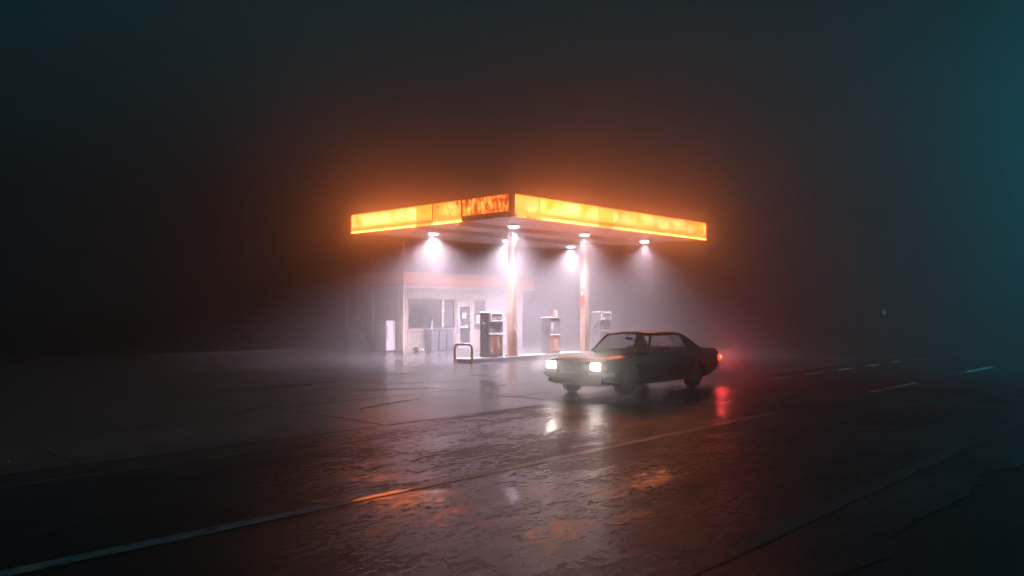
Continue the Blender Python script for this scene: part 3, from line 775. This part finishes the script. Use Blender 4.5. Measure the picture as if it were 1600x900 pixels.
def deck(name, x0, x1, crown, n=16):
    mb = MB(); m = 12; k = 0
    xs = [x0 + (x1-x0)*i/n for i in range(n+1)]
    for x in xs:
        zb, hw = lerp(BELT, x), lerp(HW, x)*.90
        for j in range(m+1):
            y = -hw + 2*hw*j/m; u = abs(y)/hw
            mb.v.append((x, y, zb + crown*(1-u**2.2) + (.012 if .55 < u < .8 else 0)))
    for i in range(n):
        for j in range(m):
            a = i*(m+1)+j; mb.f.append((a, a+1, a+m+2, a+m+1))
    return mb.build(name, 'paint', car, smooth=True)
deck('hood', -2.24, -.55, .035)
deck('boot_lid', 1.66, 2.52, .03)
# nose panel, tail panel, floor, wheel wells, bulkheads
def endcap(name, x):
    mb = MB(); zs_ = [zbot(x) + (lerp(BELT, x)-zbot(x))*j/8 for j in range(9)]
    pts = [(x, -ysh(x, z), z) for z in zs_] + [(x, y*.9*lerp(HW, x), lerp(BELT, x)+.03*(1-y*y)) for y in (-.6, -.2, .2, .6)] + [(x, ysh(x, z), z) for z in reversed(zs_)]
    mb.add(pts, [tuple(range(len(pts)))]); return mb.build(name, 'paint', car)
endcap('nose_panel', -2.238); endcap('tail_panel', 2.518)
MB().box(-2.15, 2.4, -.62, .62, .24, .30).build('floor_pan', 'car_black', car)
MB().box(-1.0, 1.0, -.80, .80, .225, .28).build('rocker_pan', 'car_black', car)
for a in AX:
    for s in (-1, 1):
        mb = MB(); rg = []
        for y in (s*.52, s*.84):
            rg.append([(a + (RA+.004)*math.cos(R(q)), y, .31 + (RA+.004)*math.sin(R(q))) for q in range(-10, 191, 10)])
        mb.ring(rg, False, False); mb.build('wheel_well', 'car_black', car)
        MB().box(a-.37, a+.37, s*.52-.01, s*.52+.01, .25, .70).build('wheel_well', 'car_black', car)
        tr = MB(); pts = [(a + RA*math.cos(R(q)), 0, .31 + RA*math.sin(R(q))*(1 if a < 0 else .93)) for q in range(-4, 185, 8)]
        tr.tube([(p[0], s*(ysh(p[0], max(p[2], .24))+.004), p[2]) for p in pts], .013, 6)
        tr.build('arch_lip', 'paint', car, smooth=True)
MB().box(-1.0, -.62, -.78, .78, .30, .84).build('bulkhead', 'car_black', car)
MB().box(1.2, 2.3, -.72, .72, .32, .88).build('boot_well', 'car_black', car)
# inner door cards close the cabin below the glass
for s in (-1, 1): MB().box(-.62, 1.2, s*.76-.02, s*.76+.02, .26, .885).build('door_card', 'seat', car)
# wheels
def wheel(a, s):
    w_ = MB(); prof = [(.205, -.09), (.255, -.098), (.305, -.085), (.318, -.05), (.318, .05), (.305, .085), (.255, .098), (.205, .09)]
    c = (a, s*.715, .318)
    wh = MB().lathe(prof, c, 'y', 36, False).build('wheel', 'tyre', car, smooth=True)
    MB().lathe([(.203, .088*s), (.185, .06*s), (.165, .055*s), (.12, .075*s), (.06, .085*s), (.055, .10*s), (.02, .105*s)], c, 'y', 28, True).build('rim', 'rim', wh, smooth=True)
    for k in range(10):
        q = R(36*k); x_, z_ = a+.135*math.cos(q), .318+.135*math.sin(q)
        MB().lathe([(.018, .062*s), (.016, .078*s)], (x_, c[1], z_), 'y', 8).build('rim_slot', 'car_black', wh)
for a in AX:
    for s in (-1, 1): wheel(a, s)
# roof and pillars
RX = [(-.24, 1.262), (-.16, 1.292), (0, 1.308), (.5, 1.318), (.9, 1.308), (1.08, 1.285), (1.20, 1.245)]
mb = MB(); m = 14
rxs = [-.24, -.2, -.16, -.08, 0, .25, .5, .7, .9, 1.0, 1.08, 1.14, 1.20]
for x in rxs:
    z = lerp(RX, x); hw = .60 - .03*max(0, (x-.9)/.3)
    for j in range(m+1):
        y = -hw + 2*hw*j/m; u = abs(y)/hw
        mb.v.append((x, y, z + .045*(1-u**2.4) - (.02 if u > .99 else 0)))
for i in range(len(rxs)-1):
    for j in range(m):
        a = i*(m+1)+j; mb.f.append((a, a+1, a+m+2, a+m+1))
roof = mb.build('roof', 'paint', car, smooth=True)
sol = roof.modifiers.new('thickness', 'SOLIDIFY'); sol.thickness = 0.025; sol.offset = -1
def bar(mb, p, q, w_, d):
    p, q = Vector(p), Vector(q); dd = (q-p).normalized(); u = dd.cross(Vector((0, 1, 0))).normalized(); v = dd.cross(u)
    r = []
    for c in (p, q): r.append([c+u*w_/2+v*d/2, c-u*w_/2+v*d/2, c-u*w_/2-v*d/2, c+u*w_/2-v*d/2])
    mb.ring(r)
for s in (-1, 1):
    mb = MB(); bar(mb, (-.62, s*.775, .88), (-.20, s*.595, 1.275), .045, .05); mb.build('windscreen_pillar', 'paint', car, bevel=.008)
    mb = MB(); bar(mb, (-.22, s*.600, 1.272), (1.06, s*.592, 1.278), .035, .03); mb.build('drip_rail', 'paint', car, bevel=.006)
    mb = MB(); bar(mb, (.60, s*.785, .90), (.62, s*.605, 1.27), .016, .02); mb.build('quarter_bar', 'chrome', car)
    # broad rear quarter pillar
    q = [(1.08, s*.795, .905), (1.74, s*.76, .915), (1.19, s*.585, 1.262), (.98, s*.598, 1.285)]
    if s > 0: q = q[::-1]
    MB().slab(q, .03).build('rear_pillar', 'paint', car, bevel=.006)
    g = [(-.56, s*.785, .90), (1.08, s*.785, .90), (.98, s*.600, 1.262), (-.16, s*.605, 1.262)]
    if s > 0: g = g[::-1]
    MB().slab(g, .006).build('side_window', 'car_glass', car)
    mb = MB(); bar(mb, (-.60, s*.80, .897), (1.14, s*.80, .912), .018, .02); mb.build('belt_trim', 'chrome', car)
    mb = MB(); bar(mb, (-.98, s*.842, .245), (.98, s*.842, .245), .03, .012); mb.build('sill_trim', 'chrome', car)
    # door: shut lines as thin dark seams, handle
    dr = MB()
    for xx in (-.60, .72):
        for j in range(9):
            z0 = .30 + .56*j/9; z1 = .30 + .56*(j+1)/9
            y0, y1 = ysh(xx, z0)+.001, ysh(xx, z1)+.001
            dr.add([(xx-.005, s*y0, z0), (xx+.005, s*y0, z0), (xx+.005, s*y1, z1), (xx-.005, s*y1, z1)], [(0, 1, 2, 3)])
    d_ = dr.build('door_seam', 'car_black', car)
    MB().box(.46, .62, s*.915-.012, s*.915+.012, .745, .770).build('door_handle', 'chrome', car, bevel=.006)
    # mirror
    if s < 0:
        mr = MB(); mr.lathe([(.0, -.035), (.055, -.03), (.062, 0), (.05, .015)], (-.44, s*.90, .985), 'x', 16); mo = mr.build('door_mirror', 'chrome', car, smooth=True)
        MB().tube([(-.44, s*.79, .90), (-.44, s*.86, .93), (-.44, s*.89, .96)], .012, 6).build('mirror_arm', 'chrome', mo)
    # front wing side marker and badge strip
    MB().box(-1.95, -1.83, s*.878-.01, s*.878+.012, .56, .60).build('side_marker', 'indicator', car, bevel=.004)
    MB().box(-.92, -.72, s*.905-.008, s*.905+.006, .70, .715).build('badge', 'chrome', car)
# glass front and rear
def curved_glass(name, xb, zb, yb, xt, zt, yt, bow):
    mb = MB(); n = 12; m = 5
    for i in range(m+1):
        t = i/m
        for j in range(n+1):
            u = -1+2*j/n
            mb.v.append((xb+(xt-xb)*t + bow*(1-u*u)*(1-.4*t), u*(yb+(yt-yb)*t), zb+(zt-zb)*t))
    for i in range(m):
        for j in range(n):
            a = i*(n+1)+j; mb.f.append((a, a+1, a+n+2, a+n+1))
    return mb.build(name, 'car_glass', car, smooth=True)
curved_glass('windscreen', -.60, .895, .755, -.19, 1.285, .585, -.07)
curved_glass('rear_window', 1.70, .93, .72, 1.20, 1.25, .56, .05)
MB().tube([(-.60-.07*(1-u*u)-.01, u*.76, .905) for u in [-1+.1*k for k in range(21)]], .012, 6).build('windscreen_trim', 'chrome', car, smooth=True)
MB().tube([(-.72, -.45, .935), (-.64, -.15, .95), (-.60, .12, .965)], .006, 5).build('wiper', 'car_black', car)
MB().tube([(-.72, .15, .935), (-.64, .42, .95), (-.60, .60, .955)], .006, 5).build('wiper', 'car_black', car)
# interior
MB().box(-.60, -.34, -.74, .74, .62, .90).build('dashboard', 'car_black', car, bevel=.04)
sw = MB(); rg = []
for k in range(24):
    a = 2*math.pi*k/24; rg.append((-.16 + .08*math.sin(a), -.36+.19*math.cos(a), .87 + .17*math.sin(a)))
sw.tube(rg+[rg[0]], .013, 6); sw.tube([(-.34, -.36, .80), (-.16, -.36, .87)], .02, 6); sw.tube([(-.16, -.55, .87), (-.16, -.17, .87)], .011, 6)
sw.build('steering_wheel', 'car_black', car, smooth=True)
for y in (-.37, .37):
    st = MB(); st.box(-.02, .48, y-.26, y+.26, .34, .52)
    so = st.build('seat', 'seat', car, bevel=.05, seg=2)
    st = MB(); st.ring([[(.40, y-.26, .50), (.54, y-.26, .50), (.54, y+.26, .50), (.40, y+.26, .50)], [(.56, y-.23, .98), (.67, y-.23, .98), (.67, y+.23, .98), (.56, y+.23, .98)]])
    st.build('seat_back', 'seat', so, bevel=.04, seg=2)
rb = MB(); rb.box(.95, 1.35, -.62, .62, .34, .55); ro = rb.build('rear_seat', 'seat', car, bevel=.04)
MB().box(1.18, 1.34, -.62, .62, .56, .93).build('seat_back', 'seat', ro, bevel=.04)
im = MB().box(-.20, -.17, -.10, .10, 1.15, 1.21).build('rear_view_mirror', 'car_black', car, bevel=.01)
MB().tube([(-.185, 0, 1.21), (-.20, 0, 1.27)], .008, 6).build('mirror_stem', 'car_black', im)
# front: grille, lamps, bumper
gr = MB().box(-2.252, -2.238, -.44, .44, .575, .745).build('grille', 'car_black', car)
for k in range(6): MB().box(-2.262, -2.253, -.43, .43, .592+.026*k, .600+.026*k).build('grille_bar', 'rim', gr)
MB().box(-2.268, -2.24, -.70, .70, .752, .770).build('grille_header', 'chrome', car, bevel=.005)
for s in (-1, 1):
    bz = MB()
    for (y0, y1, z0, z1) in ((.455, .745, .570, .590), (.455, .745, .738, .750), (.455, .475, .591, .737), (.725, .745, .591, .737)):
        bz.box(-2.275, -2.236, min(s*y0, s*y1), max(s*y0, s*y1), z0, z1)
    hb = bz.build('headlight_bezel', 'chrome', car, bevel=.004)
    hl = MB().box(-2.262, -2.244, min(s*.478, s*.722), max(s*.478, s*.722), .594, .734); hl.build('headlight', 'head', hb, bevel=.015, seg=3)
    light('headlight_lamp', 'SPOT', (-2.29, s*.60, .664), car, HEAD_W, (1.0, 0.86, 0.86), (-12.3, s*.60, .20), .07, 15, 0.8)
    ind = MB().box(-2.235, -2.10, s*.80-.03, s*.80+.03, .60, .71); ind.build('indicator', 'indicator', car, bevel=.01)
def bumper(name, x, sgn):
    mb = MB(); rg = []
    for k in range(17):
        u = -1+2*k/16; y = u*.90
        xx = x + sgn*(-.05*u*u) - sgn*(.22*max(0, abs(u)-.93)/.07)
        rg.append([(xx, y, .44), (xx+sgn*.035, y, .455), (xx+sgn*.05, y, .495), (xx+sgn*.035, y, .545), (xx, y, .555), (xx-sgn*.02, y, .50)])
    mb.ring(rg); o = mb.build(name, 'chrome', car, smooth=True)
    for y in (-.38, .38): MB().box(min(x+sgn*.03, x+sgn*.075), max(x+sgn*.03, x+sgn*.075), y-.025, y+.025, .42, .58).build('overrider', 'rubber', o, bevel=.01)
    return o
bumper('front_bumper', -2.28, -1); bumper('rear_bumper', 2.55, 1)
MB().ring([[(-2.235, -.72, .30), (-2.235, .72, .30), (-2.235, .72, .44), (-2.235, -.72, .44)], [(-2.12, -.70, .26), (-2.12, .70, .26), (-2.12, .70, .44), (-2.12, -.70, .44)]]).build('front_valance', 'paint', car, bevel=.01)
# tail lamps wrap round the rear corners
for s in (-1, 1):
    tl = MB().box(2.40, 2.535, min(s*.60, s*.845), max(s*.60, s*.845), .60, .75).build('tail_light', 'tail', car, bevel=.012)
    MB().box(2.48, 2.552, min(s*.70, s*.855), max(s*.70, s*.855), .655, .715).build('tail_bulb', 'tail_core', tl, bevel=.01)
    light('tail_lamp', 'POINT', (2.62, s*.76, .68), car, 190, (1.0, 0.06, 0.06), None, .05)

# ------------------------------------------------------------------ street lamp beyond the right edge, far lamp and poles
SLX, SLY = 22.0, -4.0
sl = thing('street_lamp', (SLX, SLY-1.6, 0), 'tall street lamp with a teal light by the near road edge', 'street lamp')
MB().tube([(SLX, SLY-1.6, -.03), (SLX, SLY-1.6, 3.5), (SLX, SLY-1.6, 5.9), (SLX, SLY-1.25, 6.5), (SLX, SLY-.4, 6.7)], [.11, .085, .06, .05, .045], 12).build('pole', 'pole', sl, smooth=True)
bx(SLX-.22, SLX-.02, SLY-.42, SLY+.42, 6.40, 6.82).build('lamp_head', 'lamp_body', sl, bevel=.03)
bx(SLX-.018, SLX+.006, SLY-.36, SLY+.36, 6.45, 6.77).build('lens', 'teal_lens', sl)
light('street_lamp_light', 'SPOT', (SLX+.1, SLY, 6.6), sl, TEAL_W, (0.0, 0.62, 0.85), (SLX+20, SLY+10, 4.8), .12, 150, 1.0)
def far_pole(x, y, h, r, label):
    t = thing('utility_pole', (x, y, -.03), label, 'pole', 'far roadside poles')
    MB().tube([(x, y, -.03), (x, y, h)], [r, r*.7], 10).build('pole', 'pole', t, smooth=True)
    bx(x-.04, x+.04, y-.8, y+.8, h-.7, h-.58).build('cross_arm', 'pole', t)
    for q in (-.7, 0, .7): MB().lathe([(.03, 0), (.05, .05), (.02, .12)], (x, y+q, h-.58), n=8).build('insulator', 'pole', t)
far_pole(58.0, 18.4, 7.5, .12, 'faint utility pole far along the road, farther right of the two')
far_pole(60.0, 22.0, 8.0, .12, 'faint utility pole far along the road, nearer the canopy')
fl = thing('lamp_post', (44.0, 14.6, -.03), 'small dim lamp on a low post far along the road', 'lamp')
MB().tube([(44, 14.6, -.03), (44, 14.6, 1.62)], .02, 8).build('post', 'pole', fl)
MB().lathe([(.05, 0), (.09, .05), (.09, .17), (.03, .24)], (44, 14.6, 1.62), n=12).build('lamp_glass', 'far_lens', fl, smooth=True)

# ------------------------------------------------------------------ haze: one closed box of even fog round everything
hz = MB().box(-30, 95, -25, 75, -1.1, 13.0).build('haze', 'roof', None, kind='stuff')
hm, nt, out = mat('haze')
adds = nt.nodes.new('ShaderNodeAddShader')
for i, (dens, g) in enumerate(((HAZE_DENSITY, HAZE_G), (HAZE_FORWARD, HAZE_FORWARD_G))):
    pv = nt.nodes.new('ShaderNodeVolumePrincipled')
    pv.inputs['Color'].default_value = (0.96, 0.965, 0.97, 1)
    pv.inputs['Density'].default_value = dens
    pv.inputs['Density Attribute'].default_value = ''
    pv.inputs['Temperature Attribute'].default_value = ''
    pv.inputs['Anisotropy'].default_value = g
    L(nt, pv.outputs[0], adds.inputs[i])
L(nt, adds.outputs[0], out.inputs['Volume'])
hz.data.materials.clear(); hz.data.materials.append(hm)
tag(hz, 'pale night fog filling the whole place', 'fog')

# parented copies keep no helper keys
for o in bpy.data.objects:
    if '_o' in o: del o['_o']
